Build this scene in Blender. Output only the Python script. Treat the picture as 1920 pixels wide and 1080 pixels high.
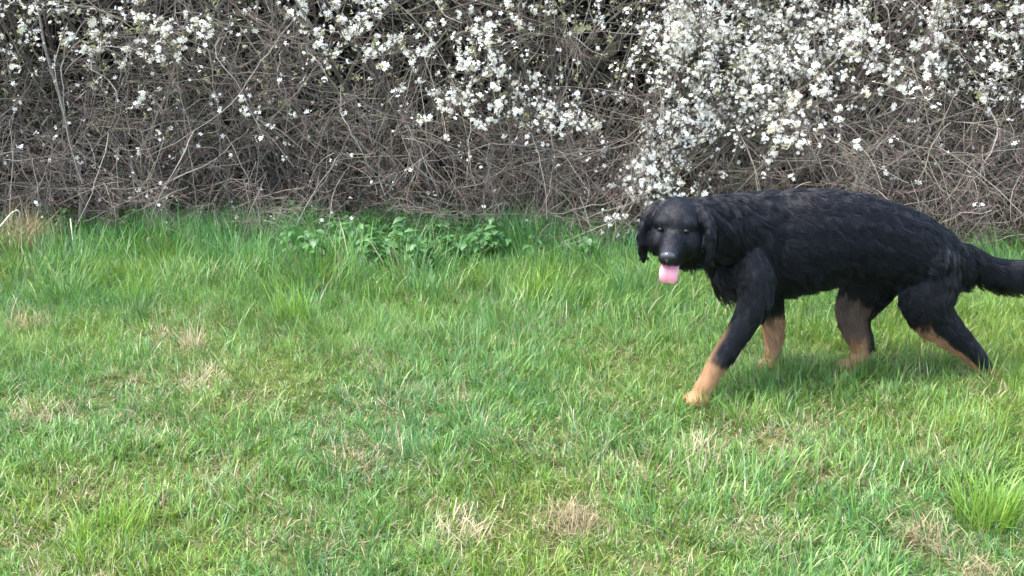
import bpy, bmesh, math, random
import numpy as np
from mathutils import Vector, Matrix, kdtree

for o in list(bpy.data.objects):
    bpy.data.objects.remove(o)
scene = bpy.context.scene
COL = scene.collection
random.seed(7)

# ------------------------------------------------------------------ camera
CAM_H, PITCH, FPX = 1.45, math.radians(16.7), 2000.0
cam_d = bpy.data.cameras.new('camera')
cam_d.sensor_width = 36.0
cam_d.lens = 36.0 * FPX / 1920.0
cam_d.clip_start, cam_d.clip_end = 0.05, 2000.0
cam = bpy.data.objects.new('camera', cam_d)
cam.location = (0, 0, CAM_H)
cam.rotation_euler = (math.pi / 2 - PITCH, 0, 0)
COL.objects.link(cam)
scene.camera = cam

# ------------------------------------------------------------------ light
SUN_DIR = Vector((-0.45, -0.16, 1.0)).normalized()      # towards the sun
world = bpy.data.worlds.new('World')
scene.world = world
world.use_nodes = True
wn, wl = world.node_tree.nodes, world.node_tree.links
bg = wn['Background']
sky = wn.new('ShaderNodeTexSky')
sky.sky_type = 'NISHITA'
sky.sun_disc = False
sky.sun_elevation = math.asin(SUN_DIR.z)
sky.sun_rotation = math.atan2(SUN_DIR.x, SUN_DIR.y)
sky.air_density, sky.dust_density, sky.ozone_density = 1.0, 2.6, 1.0
wl.new(sky.outputs['Color'], bg.inputs['Color'])
bg.inputs['Strength'].default_value = 0.15
sun_d = bpy.data.lights.new('sun', 'SUN')
sun_d.energy = 1.5
sun_d.angle = math.radians(24)
sun_d.color = (1.0, 0.955, 0.89)
sun = bpy.data.objects.new('sun', sun_d)
sun.rotation_euler = SUN_DIR.to_track_quat('Z', 'Y').to_euler()
sun.location = (-3, -3, 8)
COL.objects.link(sun)
scene.view_settings.view_transform = 'Standard'
scene.view_settings.look = 'None'
scene.view_settings.exposure = 2.25
scene.view_settings.gamma = 1.0
scene.view_settings.use_curve_mapping = False
scene.cycles.use_denoising = True
scene.cycles.max_bounces = 5
scene.cycles.diffuse_bounces = 3
scene.cycles.adaptive_threshold = 0.03
scene.cycles.transparent_max_bounces = 6

# ------------------------------------------------------------------ helpers
def at(u, v, Y):
    """world point at depth Y (metres from the camera's foot) seen at photo position u, v"""
    x, y = (u - 960.0) / FPX, -(v - 540.0) / FPX
    cp, sp = math.cos(PITCH), math.sin(PITCH)
    dy, dz = cp + y * sp, -sp + y * cp
    k = Y / dy
    return np.array((x * k, Y, CAM_H + dz * k))

def tag(o, label=None, cat=None, group=None, kind=None):
    for k, v in (('label', label), ('category', cat), ('group', group), ('kind', kind)):
        if v:
            o[k] = v
    return o

def empty(name, loc=(0, 0, 0)):
    e = bpy.data.objects.new(name, None)
    e.empty_display_size = 0.1
    e.location = loc
    COL.objects.link(e)
    return e

def make_mesh(name, verts, quads=None, tris=None, col=None, smooth=True):
    verts = np.asarray(verts, np.float32).reshape(-1, 3)
    me = bpy.data.meshes.new(name)
    idx, starts, n = [], [], 0
    for f, k in ((quads, 4), (tris, 3)):
        if f is not None and len(f):
            f = np.asarray(f, np.int32).reshape(-1, k)
            idx.append(f.ravel())
            starts.append(n + np.arange(len(f)) * k)
            n += f.size
    idx, starts = np.concatenate(idx), np.concatenate(starts)
    me.vertices.add(len(verts)); me.vertices.foreach_set('co', verts.ravel())
    me.loops.add(len(idx)); me.loops.foreach_set('vertex_index', idx.astype(np.int32))
    me.polygons.add(len(starts)); me.polygons.foreach_set('loop_start', starts.astype(np.int32))
    me.polygons.foreach_set('use_smooth', np.full(len(starts), smooth))
    if col is not None:
        a = me.attributes.new('col', 'FLOAT_COLOR', 'POINT')
        c = np.ones((len(verts), 4), np.float32)
        c[:, :3] = col
        a.data.foreach_set('color', c.ravel())
    me.update(calc_edges=True)
    return me

def link(name, me, mat=None, parent=None):
    o = bpy.data.objects.new(name, me)
    COL.objects.link(o)
    if mat is not None and len(me.materials) == 0:
        me.materials.append(mat)
    if parent is not None:
        o.parent = parent
    return o

def norm(a):
    return a / np.maximum(np.linalg.norm(a, axis=-1, keepdims=True), 1e-9)

def vnoise(x, y, scale, seed=0):
    r = np.random.RandomState(seed).rand(64, 64)
    x, y = np.asarray(x) / scale + 1000.0, np.asarray(y) / scale + 1000.0
    xi, yi = np.floor(x).astype(int), np.floor(y).astype(int)
    fx, fy = x - xi, y - yi
    fx, fy = fx * fx * (3 - 2 * fx), fy * fy * (3 - 2 * fy)
    g = lambda a, b: r[a % 64, b % 64]
    return (g(xi, yi) * (1 - fx) * (1 - fy) + g(xi + 1, yi) * fx * (1 - fy)
            + g(xi, yi + 1) * (1 - fx) * fy + g(xi + 1, yi + 1) * fx * fy)

def sstep(a, b, x):
    t = np.clip((np.asarray(x, float) - a) / (b - a), 0, 1)
    return t * t * (3 - 2 * t)

def ground_z(x, y):
    x, y = np.asarray(x, float), np.asarray(y, float)
    near = 1 - sstep(9, 14, np.hypot(x, y - 4))
    return near * (0.03 * (vnoise(x, y, 0.55, 1) - 0.5) + 0.05 * (vnoise(x, y, 1.7, 2) - 0.5)) + 0.02 * sstep(5.3, 6.7, y)

# ------------------------------------------------------------------ materials
def new_mat(name):
    m = bpy.data.materials.new(name)
    m.use_nodes = True
    nt = m.node_tree
    return m, nt.nodes, nt.links, nt.nodes['Principled BSDF'], nt.nodes['Material Output']

def attr(n, name, kind='GEOMETRY'):
    a = n.new('ShaderNodeAttribute')
    a.attribute_name = name
    a.attribute_type = kind
    return a

def leaf_mat(name, rough=0.45, trans=0.35, tint=None, spec=0.5, fixed=None):
    """thin plant matter: coloured by the piece's own colour, part of the light passes through"""
    m, n, l, p, out = new_mat(name)
    if fixed is not None:
        rgb = n.new('ShaderNodeRGB'); rgb.outputs[0].default_value = (*fixed, 1); src = rgb.outputs[0]
    else:
        src = attr(n, 'col').outputs['Color']
    if tint:
        t = attr(n, tint, 'INSTANCER')
        mx = n.new('ShaderNodeMix'); mx.data_type = 'RGBA'; mx.blend_type = 'MULTIPLY'
        mx.inputs[0].default_value = 1.0
        l.new(src, mx.inputs[6]); l.new(t.outputs['Color'], mx.inputs[7])
        src = mx.outputs[2]
    l.new(src, p.inputs['Base Color'])
    p.inputs['Roughness'].default_value = rough
    p.inputs['Specular IOR Level'].default_value = spec
    tr = n.new('ShaderNodeBsdfTranslucent')
    gm = n.new('ShaderNodeMix'); gm.data_type = 'RGBA'; gm.blend_type = 'MULTIPLY'; gm.inputs[0].default_value = 1
    gm.inputs[7].default_value = (1.25, 1.15, 0.6, 1) if fixed is None else (1, 1, 1, 1)
    l.new(src, gm.inputs[6]); l.new(gm.outputs[2], tr.inputs['Color'])
    ms = n.new('ShaderNodeMixShader'); ms.inputs[0].default_value = trans
    l.new(p.outputs[0], ms.inputs[1]); l.new(tr.outputs[0], ms.inputs[2])
    l.new(ms.outputs[0], out.inputs['Surface'])
    return m

M = {}
M['grass'] = leaf_mat('grass_blade', 0.42, 0.33)
M['straw'] = leaf_mat('dry_grass_blade', 0.65, 0.2, spec=0.3)
M['petal'] = leaf_mat('white_petal', 0.6, 0.3, spec=0.2)
M['leaf'] = leaf_mat('herb_leaf', 0.45, 0.25)

m, n, l, p, out = new_mat('meadow_soil')
geo = n.new('ShaderNodeNewGeometry')
nz = n.new('ShaderNodeTexNoise'); nz.inputs['Scale'].default_value = 22; nz.inputs['Detail'].default_value = 8
nz2 = n.new('ShaderNodeTexNoise'); nz2.inputs['Scale'].default_value = 1.6; nz2.inputs['Detail'].default_value = 5
l.new(geo.outputs['Position'], nz.inputs['Vector']); l.new(geo.outputs['Position'], nz2.inputs['Vector'])
r1 = n.new('ShaderNodeValToRGB')
r1.color_ramp.elements[0].color = (0.035, 0.05, 0.014, 1); r1.color_ramp.elements[0].position = 0.3
r1.color_ramp.elements[1].color = (0.13, 0.13, 0.05, 1); r1.color_ramp.elements[1].position = 0.72
l.new(nz.outputs['Fac'], r1.inputs[0])
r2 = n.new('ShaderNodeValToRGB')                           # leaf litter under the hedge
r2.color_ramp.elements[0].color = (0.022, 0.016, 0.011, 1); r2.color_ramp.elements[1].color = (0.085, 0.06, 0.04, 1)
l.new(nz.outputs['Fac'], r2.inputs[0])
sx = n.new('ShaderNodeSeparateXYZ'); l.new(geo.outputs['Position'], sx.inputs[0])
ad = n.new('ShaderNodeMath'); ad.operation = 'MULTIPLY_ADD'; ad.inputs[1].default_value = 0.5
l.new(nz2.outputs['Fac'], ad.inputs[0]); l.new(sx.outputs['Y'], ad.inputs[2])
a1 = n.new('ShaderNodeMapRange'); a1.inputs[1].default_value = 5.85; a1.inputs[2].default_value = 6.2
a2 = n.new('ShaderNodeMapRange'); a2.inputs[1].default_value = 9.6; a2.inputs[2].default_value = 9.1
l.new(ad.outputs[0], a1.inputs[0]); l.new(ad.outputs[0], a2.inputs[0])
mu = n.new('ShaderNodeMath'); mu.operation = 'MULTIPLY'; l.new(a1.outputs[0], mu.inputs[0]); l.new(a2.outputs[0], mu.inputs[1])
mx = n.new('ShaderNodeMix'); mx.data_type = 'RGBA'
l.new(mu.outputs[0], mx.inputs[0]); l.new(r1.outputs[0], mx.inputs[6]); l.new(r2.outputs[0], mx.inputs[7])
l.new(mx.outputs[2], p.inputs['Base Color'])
p.inputs['Roughness'].default_value = 0.95; p.inputs['Specular IOR Level'].default_value = 0.1
bp = n.new('ShaderNodeBump'); bp.inputs['Strength'].default_value = 0.8; bp.inputs['Distance'].default_value = 0.02
l.new(nz.outputs['Fac'], bp.inputs['Height']); l.new(bp.outputs[0], p.inputs['Normal'])
M['soil'] = m

m, n, l, p, out = new_mat('blackthorn_bark')
geo = n.new('ShaderNodeNewGeometry')
nz = n.new('ShaderNodeTexNoise'); nz.inputs['Scale'].default_value = 60; nz.inputs['Detail'].default_value = 4
l.new(geo.outputs['Position'], nz.inputs['Vector'])
mr = n.new('ShaderNodeMapRange'); mr.inputs[3].default_value = 0.55; mr.inputs[4].default_value = 1.45
l.new(nz.outputs['Fac'], mr.inputs[0])
mx = n.new('ShaderNodeMix'); mx.data_type = 'RGBA'; mx.blend_type = 'MULTIPLY'; mx.inputs[0].default_value = 1
l.new(attr(n, 'col').outputs['Color'], mx.inputs[6]); l.new(mr.outputs[0], mx.inputs[7])
l.new(mx.outputs[2], p.inputs['Base Color'])
p.inputs['Roughness'].default_value = 0.75; p.inputs['Specular IOR Level'].default_value = 0.3
M['bark'] = m

# ------------------------------------------------------------------ ground
xs = np.concatenate([np.linspace(-400, -9, 18), np.linspace(-8.8, 8.8, 200), np.linspace(9, 400, 18)])
ys = np.concatenate([np.linspace(-200, -2, 10), np.linspace(-1.8, 10, 150), np.linspace(10.4, 900, 24)])
gx, gy = np.meshgrid(xs, ys)
gv = np.stack([gx, gy, ground_z(gx, gy)], -1).reshape(-1, 3)
nx, ny = len(xs), len(ys)
ii = (np.arange(ny - 1)[:, None] * nx + np.arange(nx - 1)[None]).ravel()
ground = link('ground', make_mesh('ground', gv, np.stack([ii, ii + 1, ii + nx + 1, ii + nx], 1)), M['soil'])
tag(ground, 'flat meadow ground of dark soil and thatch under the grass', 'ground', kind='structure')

# ------------------------------------------------------------------ tubes (stems, twigs)
def grow(start, d, length, nseg, droop, wig, rng):
    p, d = np.array(start, float), norm(np.array(d, float))
    pts = [p.copy()]
    length, droop = np.broadcast_to(length, len(p)), np.broadcast_to(droop, len(p))
    for k in range(nseg):
        d = d + rng.normal(0, wig, d.shape)
        d[:, 2] -= droop / nseg
        d = norm(d)
        p = p + d * (length / nseg)[:, None]
        pts.append(p.copy())
    return np.stack(pts, 1)                                 # (M, nseg+1, 3)

def tube_arrays(P, R0, R1, sides, col):
    """P (M,N,3) polylines -> vertices, quads, colours"""
    Mn, N = P.shape[:2]
    T = norm(np.gradient(P, axis=1))
    ref = np.zeros_like(T); ref[..., 0] = 0.31; ref[..., 1] = 0.87; ref[..., 2] = 0.38
    A = norm(np.cross(T, ref)); B = np.cross(T, A)
    t = np.linspace(0, 1, N)[None, :]
    R = np.broadcast_to(np.asarray(R0), (Mn,))[:, None] * (1 - t) + np.broadcast_to(np.asarray(R1), (Mn,))[:, None] * t
    ang = np.arange(sides) * 2 * np.pi / sides
    V = (P[:, :, None, :] + R[..., None, None] * (np.cos(ang)[:, None] * A[:, :, None, :] + np.sin(ang)[:, None] * B[:, :, None, :]))
    base = (np.arange(Mn)[:, None, None] * N + np.arange(N - 1)[None, :, None]) * sides
    s = np.arange(sides)[None, None, :]; s2 = (s + 1) % sides
    q = np.stack([base + s, base + s2, base + sides + s2, base + sides + s], -1).reshape(-1, 4)
    C = np.broadcast_to(np.asarray(col).reshape(-1, 1, 1, 3), (Mn, N, sides, 3)).reshape(-1, 3)
    return V.reshape(-1, 3), q, C

def merge(parts):
    vs, qs, cs, off = [], [], [], 0
    for v, q, c in parts:
        vs.append(v); qs.append(q + off); cs.append(c); off += len(v)
    return np.concatenate(vs), np.concatenate(qs), np.concatenate(cs)

def bark_cols(k, rng, lo=0.75, hi=1.25):
    pal = np.array([(0.180, 0.162, 0.130), (0.128, 0.114, 0.090), (0.132, 0.100, 0.086), (0.245, 0.226, 0.188), (0.120, 0.118, 0.075)])
    c = pal[rng.choice(5, k, p=[0.32, 0.25, 0.18, 0.13, 0.12])]
    return c * rng.uniform(lo, hi, (k, 1))

def sample_on(P, k, t0, t1, rng):
    """k random points on each polyline: position, tangent, parent index"""
    Mn, N = P.shape[:2]
    par = np.repeat(np.arange(Mn), k)
    t = rng.uniform(t0, t1, len(par)) * (N - 1)
    i = np.minimum(t.astype(int), N - 2); f = (t - i)[:, None]
    a, b = P[par, i], P[par, i + 1]
    return a * (1 - f) + b * f, norm(b - a), par

def front(P, lim=5.55):
    """the clipped face of the hedge: nothing reaches much further out"""
    y = P[..., 1]
    lim = lim + 0.13 * np.sin(P[..., 0] * 2.3) + 0.08 * np.sin(P[..., 0] * 5.1 + 1) + 0.06 * np.sin(P[..., 2] * 5 + P[..., 0]) - 0.28 * sstep(1.2, 2.2, P[..., 0]) - 0.1 * sstep(0.9, 0.3, P[..., 2])
    P[..., 1] = np.where(y < lim, lim - (lim - y) * 0.12, y)
    P[..., 2] = np.maximum(P[..., 2], 0.05)
    return P

# ------------------------------------------------------------------ blossom
def flower_arrays(pos, nrm, size, rng):
    """five-petalled flowers, one per row"""
    K = len(pos)
    up = np.tile((0.13, 0.2, 0.97), (K, 1)); A = norm(np.cross(nrm, up)); B = np.cross(nrm, A)
    rot = rng.uniform(0, 6.28, K)
    V, C = [], []
    white = np.array((0.84, 0.85, 0.88))
    cc = white * rng.uniform(0.9, 1.03, (K, 1))
    V.append(pos); C.append(np.tile((0.80, 0.80, 0.74), (K, 1)))
    V.append(pos + nrm * size[:, None] * 0.2); C.append(np.tile((0.72, 0.66, 0.40), (K, 1)))
    for k in range(5):
        for (rr, da, hh) in ((0.62, -0.46, 0.10), (1.0, 0.0, 0.22), (0.62, 0.46, 0.10)):
            a = rot + k * 2 * np.pi / 5 + da
            h = hh + rng.normal(0, 0.07, K)
            V.append(pos + size[:, None] * (rr * (np.cos(a)[:, None] * A + np.sin(a)[:, None] * B) + h[:, None] * nrm))
            C.append(cc)
    nv = len(V)
    V = np.stack(V, 1).reshape(-1, 3); C = np.stack(C, 1).reshape(-1, 3)
    b = (np.arange(K) * nv)[:, None]
    q = np.concatenate([b + np.array([[0, 2 + 3 * k, 3 + 3 * k, 4 + 3 * k]]) for k in range(5)], 0)
    tr = np.concatenate([b + np.array([[1, 2 + 3 * k, 2 + 3 * ((k + 2) % 5)]]) for k in range(1)], 0)
    return V, q, tr, C

CLUSTERS = []
for i in range(12):
    rg = np.random.RandomState(100 + i)
    k = rg.randint(5, 12)
    d = norm(rg.normal(0, 1, (k, 3)) + np.array((0, -0.55, 0.25)))
    pos = d * rg.uniform(0.008, 0.024, (k, 1)) + np.outer(rg.uniform(-0.014, 0.014, k), norm(rg.normal(0, 1, 3)))
    V, q, tr, C = flower_arrays(pos, d, rg.uniform(0.0095, 0.0145, k), rg)
    me = make_mesh('blossom_cluster', V, q, tr, C, smooth=False)
    me.materials.append(M['petal'])
    CLUSTERS.append(me)

# where the hedge is in flower: patches on its face (X, Z from at(), spread in m, weight)
HEDGE_Y = 5.85
BLOOM = []
for (u, v, su, sv, w) in [
    (110, 22, 70, 28, 1.0), (15, 35, 35, 30, .7), (165, 45, 40, 25, .5), (345, 55, 45, 22, .8), (220, 128, 26, 16, .9), (300, 95, 30, 20, .7), (265, 15, 40, 20, .5),
    (300, 170, 50, 20, .4), (400, 62, 25, 18, .5), (160, 165, 30, 20, .3), (470, 190, 50, 30, .25), (590, 40, 40, 30, .3), (100, 60, 60, 50, .4),
    (690, 40, 50, 30, .6), (760, 45, 55, 35, .6), (880, 75, 45, 32, 1.1), (915, 30, 40, 30, 1.2), (860, 60, 60, 40, .7), (925, 95, 20, 20, .9), (945, 150, 20, 30, 1.0),
    (968, 172, 22, 20, 1.3), (1022, 155, 13, 28, 1.2), (1068, 212, 35, 25, .8), (880, 185, 50, 25, .5), (800, 125, 55, 40, .35), (660, 115, 40, 35, .3), (1000, 210, 40, 25, .4), (880, 120, 50, 30, .6),
    (1185, 132, 40, 16, 1.4), (1235, 55, 60, 40, 1.0), (1330, 70, 60, 45, 1.0), (1400, 60, 55, 45, 1.4), (1500, 45, 55, 30, 1.0), (1560, 30, 40, 30, 1.3), (1400, 120, 65, 35, 1.4),
    (1310, 130, 45, 40, .9), (1280, 215, 50, 40, .9), (1235, 280, 32, 25, 1.6), (1195, 315, 30, 30, 1.2), (1205, 350, 60, 28, .45), (1180, 390, 35, 28, .3), (1440, 205, 38, 25, 1.2),
    (1450, 255, 25, 22, .8), (1340, 185, 50, 30, .8), (1590, 75, 35, 40, 1.0), (1460, 130, 60, 50, .7), (1330, 240, 70, 40, .35), (1500, 200, 60, 50, .25), (1620, 120, 30, 30, .6), (1260, 330, 50, 25, .7),
    (1835, 15, 50, 22, 1.2), (1890, 55, 45, 30, 1.2), (1850, 175, 26, 18, 1.5), (1770, 35, 35, 14, .8), (1700, 110, 30, 30, .6), (1800, 130, 30, 22, .5), (1890, 130, 30, 25, .8),
    (1680, 150, 25, 20, .5), (1735, 90, 20, 30, .5), (1830, 80, 40, 25, .5), (1950, 90, 60, 60, .8),
    (1350, -90, 260, 70, .8), (850, -110, 200, 70, .7), (150, -90, 160, 60, .6), (1900, -100, 160, 70, .8), (500, -160, 150, 70, .5), (-160, 0, 110, 90, .5), (2100, 60, 120, 90, .6),
]:
    p = at(u, v, HEDGE_Y)
    BLOOM.append((p[0], p[2], su * 0.0026, sv * 0.0026, w))
BLOOM = np.array(BLOOM)

def bloom_density(x, z):
    d = np.zeros(len(x))
    for (bx, bz, sx_, sz_, w) in BLOOM:
        d += w * np.exp(-0.5 * (((x - bx) / sx_) ** 2 + ((z - bz) / sz_) ** 2))
    return d

# ------------------------------------------------------------------ the hedge: four blackthorn shrubs
# named branches that stand out against the thicket: (shrub, radius mm, depth, photo points)
LIMBS = [
    ('C', 7, 5.98, [(868, 403), (960, 402), (1040, 403), (1110, 384), (1175, 370)]),
    ('C', 4.5, 5.75, [(880, 552), (940, 533), (985, 497), (1032, 468), (1090, 440), (1160, 405)]),
    ('C', 4, 5.85, [(1123, 512), (1142, 468), (1160, 425), (1185, 380)]),
    ('C', 4, 5.90, [(1048, 452), (1080, 415), (1130, 398), (1195, 372)]),
    ('C', 3.5, 5.92, [(960, 500), (985, 455), (1008, 405), (1030, 360)]),
    ('C', 4.5, 6.0, [(1020, 480), (1075, 482), (1110, 478), (1150, 440), (1200, 400)]),
    ('A', 6, 6.05, [(138, 320), (187, 263), (213, 227), (220, 180), (200, 147), (170, 120)]),
    ('A', 6, 6.10, [(130, 365), (116, 330), (118, 255), (119, 185), (116, 110)]),
    ('A', 6, 6.05, [(272, 294), (350, 255), (432, 196), (470, 142), (512, 85)]),
    ('A', 5, 6.12, [(230, 150), (330, 155), (420, 140), (500, 137), (570, 146)]),
    ('A', 5, 6.10, [(205, 30), (290, 55), (330, 65), (420, 110), (442, 128)]),
    ('A', 5, 6.05, [(60, 400), (90, 370), (130, 352), (270, 352)]),
    ('A', 5, 6.0, [(150, 420), (200, 395), (260, 368), (330, 335), (400, 300)]),
    ('A', 4.5, 6.05, [(250, 260), (238, 215), (240, 160), (235, 110)]),
    ('B', 5, 6.08, [(480, 350), (485, 280), (510, 222), (545, 188), (575, 150)]),
    ('B', 5, 6.08, [(608, 258), (575, 222), (545, 192), (520, 150)]),
    ('B', 5.5, 6.05, [(905, 338), (960, 315), (1020, 298), (1110, 280), (1185, 268)]),
    ('B', 6, 6.02, [(773, 402), (725, 360), (695, 318), (668, 265), (640, 210)]),
    ('B', 5, 6.02, [(800, 480), (775, 440), (740, 390), (715, 350)]),
    ('B', 5.5, 6.05, [(935, 400), (930, 370), (905, 345), (885, 325), (880, 280)]),
    ('B', 5, 6.0, [(525, 425), (560, 390), (600, 350), (630, 300)]),
    ('B', 5, 6.1, [(720, 340), (780, 310), (860, 290), (920, 272), (1000, 270)]),
    ('B', 4.5, 6.1, [(965, 345), (955, 300), (945, 240), (965, 195)]),
    ('C', 6, 6.08, [(1036, 163), (1121, 167), (1188, 182), (1247, 208), (1300, 240)]),
    ('C', 5, 6.10, [(1057, 67), (1107, 61), (1200, 64), (1290, 70)]),
    ('C', 5, 6.08, [(1483, 303), (1550, 312), (1597, 283), (1660, 262)]),
    ('C', 5, 6.08, [(1510, 245), (1560, 240), (1618, 227), (1690, 200)]),
    ('C', 5, 6.10, [(1280, 130), (1279, 75), (1275, 10), (1270, -40)]),
    ('C', 5, 6.10, [(1305, 215), (1310, 150), (1316, 90), (1318, 20)]),
    ('C', 5.5, 6.05, [(1262, 285), (1330, 262), (1400, 238), (1480, 215)]),
    ('C', 6, 6.0, [(1180, 330), (1206, 308), (1230, 270), (1240, 210)]),
    ('C', 4.5, 6.02, [(1430, 360), (1455, 320), (1465, 280), (1450, 230)]),
    ('D', 6.5, 6.05, [(1887, 276), (1844, 293), (1818, 333), (1827, 356), (1850, 390)]),
    ('D', 6, 6.05, [(1871, 286), (1893, 320), (1925, 326)]),
    ('D', 9, 6.02, [(1802, 446), (1791, 391), (1818, 349), (1850, 300), (1870, 240)]),
    ('D', 5.5, 6.05, [(1602, 340), (1649, 311), (1680, 300), (1740, 260)]),
    ('D', 5.5, 6.06, [(1755, 287), (1818, 291), (1846, 289), (1900, 262)]),
    ('D', 5, 6.04, [(1745, 370), (1800, 402), (1830, 418), (1920, 405)]),
    ('D', 5, 6.1, [(1722, 240), (1690, 170), (1670, 100), (1665, 20)]),
    ('D', 5, 6.1, [(1780, 160), (1750, 90), (1730, 30)]),
]
SHRUBS = [
    ('A', -4.9, -1.35, 'bare grey blackthorn shrub with only scattered white blossom, far from the dog'),
    ('B', -1.35, 0.22, 'blackthorn shrub behind the leafy herbs, with a slanting streak of white blossom'),
    ('C', 0.22, 2.15, 'blackthorn shrub thick with white blossom just above the black dog\'s head'),
    ('D', 2.15, 4.9, 'tangled brown blackthorn shrub behind the dog\'s tail, blossom only at its top corner'),
]
SPRIG_COL = np.array((0.15, 0.095, 0.088))
shrub_roots = {}
all_limb = {k: [] for k in 'ABCD'}
for si, (key, x0, x1, label) in enumerate(SHRUBS):
    rg = np.random.RandomState(40 + si)
    root = empty('blackthorn_shrub', ((x0 + x1) / 2, 6.6, 0.02))
    tag(root, label, 'shrub', 'blackthorn shrubs of the hedge')
    shrub_roots[key] = root
    off = np.array(root.location)
    W = x1 - x0
    twig_parts, nodes = [], []

    # stems: each a part of its own
    ns = int(W * 7)
    st = np.stack([rg.uniform(x0, x1, ns), rg.uniform(6.05, 7.3, ns), np.full(ns, 0.04)], 1)
    st[:, 1] -= 0.3 * sstep(1.0, 1.9, st[:, 0])
    sd = np.stack([rg.normal(0, 0.30, ns), rg.normal(-0.10, 0.25, ns), np.ones(ns)], 1)
    S = grow(st, sd, rg.uniform(1.7, 2.6, ns), 12, rg.uniform(0.1, 0.6, ns), 0.10, rg)
    S = front(S, 5.75)
    sc = bark_cols(ns, rg, 0.6, 1.0)
    for k in range(ns):
        v, q, c = tube_arrays(S[k:k + 1] - off, rg.uniform(0.008, 0.016), 0.004, 6, sc[k:k + 1])
        link('stem', make_mesh('stem', v, q, col=c), M['bark'], root)

    # the limbs one can follow by eye
    for (kk, rad, dep, pts) in LIMBS:
        if kk != key:
            continue
        P = np.array([at(u, v, dep - 0.40 + 0.05 * math.sin(1.7 * i)) for i, (u, v) in enumerate(pts)])
        P = np.vstack([P, P[-1] + (P[-1] - P[-2]) * 0.6 + np.array((0, 0.35, 0.06))])
        tt = np.linspace(0, len(P) - 1, (len(P) - 1) * 4 + 1)
        fine = []
        for t in tt:                                        # Catmull-Rom through the points
            i = min(int(t), len(P) - 2); f = t - i
            a, b, c_, d_ = P[max(i - 1, 0)], P[i], P[i + 1], P[min(i + 2, len(P) - 1)]
            fine.append(0.5 * ((2 * b) + (-a + c_) * f + (2 * a - 5 * b + 4 * c_ - d_) * f * f + (-a + 3 * b - 3 * c_ + d_) * f ** 3))
        fine = np.array(fine) + rg.normal(0, 0.004, (len(fine), 3))
        lc = np.array([(0.29, 0.262, 0.225)]) * rg.uniform(0.65, 1.1)
        v, q, c = tube_arrays(fine[None] - off, rad * 0.00030, rad * 0.00060, 6, lc)
        link('branch', make_mesh('branch', v, q, col=c), M['bark'], root)
        res = fine[np.linspace(0, len(fine) - 1, 13).astype(int)]
        all_limb[key].append(res)

    # side branches from stems
    p1, t1, par = sample_on(S, 9, 0.12, 0.98, rg)
    d1 = norm(rg.normal(0, 1, p1.shape)) + np.array((0, -0.75, 0.12)) + 0.3 * t1
    L1 = front(grow(p1, d1, rg.uniform(0.45, 1.25, len(p1)), 9, rg.uniform(-0.2, 1.2, len(p1)), 0.10, rg))
    # long arching whips over the face
    nw = int(W * 20)
    pw = np.stack([rg.uniform(x0, x1, nw), rg.uniform(5.95, 6.6, nw), rg.uniform(0.4, 2.3, nw)], 1)
    pw[:, 1] -= 0.3 * sstep(1.0, 1.9, pw[:, 0])
    dw = np.stack([rg.normal(0, 0.8, nw), rg.uniform(-0.9, -0.2, nw), rg.uniform(-0.4, 0.6, nw)], 1)
    LW = front(grow(pw, dw, rg.uniform(0.7, 1.6, nw), 9, rg.uniform(0.1, 1.3, nw), 0.06, rg))
    # sprays drooping over the grass
    nd = int(W * 22)
    pd = np.stack([rg.uniform(x0, x1, nd), rg.uniform(5.5, 5.8, nd), rg.uniform(0.12, 0.75, nd)], 1)
    pd[:, 1] -= 0.3 * sstep(1.0, 1.9, pd[:, 0])
    dd = np.stack([rg.normal(0, 0.6, nd), rg.uniform(-0.9, -0.3, nd), rg.uniform(-0.5, 0.3, nd)], 1)
    LD = grow(pd, dd, rg.uniform(0.2, 0.62, nd), 9, rg.uniform(0.2, 1.0, nd), 0.10, rg)
    LD[..., 2] = np.maximum(LD[..., 2], 0.06)
    # thin upright suckers at the foot
    nk = int(W * 34)
    pk = np.stack([rg.uniform(x0, x1, nk), rg.uniform(5.70, 6.8, nk), np.full(nk, 0.03)], 1)
    pk[:, 1] -= 0.35 * sstep(1.0, 1.9, pk[:, 0])
    dk = np.stack([rg.normal(0, 0.35, nk), rg.normal(-0.05, 0.25, nk), np.ones(nk)], 1)
    LK = front(grow(pk, dk, rg.uniform(0.3, 1.1, nk), 9, rg.uniform(-0.1, 0.7, nk), 0.10, rg))
    LL = np.concatenate([L1, LW, LK, LD])
    twig_parts.append(tube_arrays(LD, rg.uniform(0.002, 0.0036, len(LD)), 0.0012, 3, bark_cols(len(LD), rg, 0.8, 1.2)))
    twig_parts.append(tube_arrays(L1, rg.uniform(0.0024, 0.0048, len(L1)), 0.0016, 3, bark_cols(len(L1), rg)))
    twig_parts.append(tube_arrays(LW, rg.uniform(0.0024, 0.0042, len(LW)), 0.0014, 3, bark_cols(len(LW), rg, 0.9, 1.35)))
    twig_parts.append(tube_arrays(LK, rg.uniform(0.0025, 0.0045, len(LK)), 0.0015, 3, bark_cols(len(LK), rg)))
    # twigs
    p2, t2, par = sample_on(LL, 8, 0.1, 1.0, rg)
    d2 = norm(rg.normal(0, 1, p2.shape)) + 0.9 * t2 + np.array((0, -0.25, -0.05))
    L2 = front(grow(p2, d2, rg.uniform(0.10, 0.50, len(p2)), 5, rg.uniform(-0.5, 0.9, len(p2)), 0.16, rg))
    if all_limb[key]:
        p2, t2, par = sample_on(np.array(all_limb[key]), 16, 0.02, 0.95, rg)
        d2 = norm(rg.normal(0, 1, p2.shape) * (1, 0.6, 1)) + 0.6 * t2
        L2 = np.concatenate([L2, grow(p2, d2, rg.uniform(0.06, 0.36, len(p2)), 5, rg.uniform(-0.3, 0.8, len(p2)), 0.2, rg)])
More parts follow.
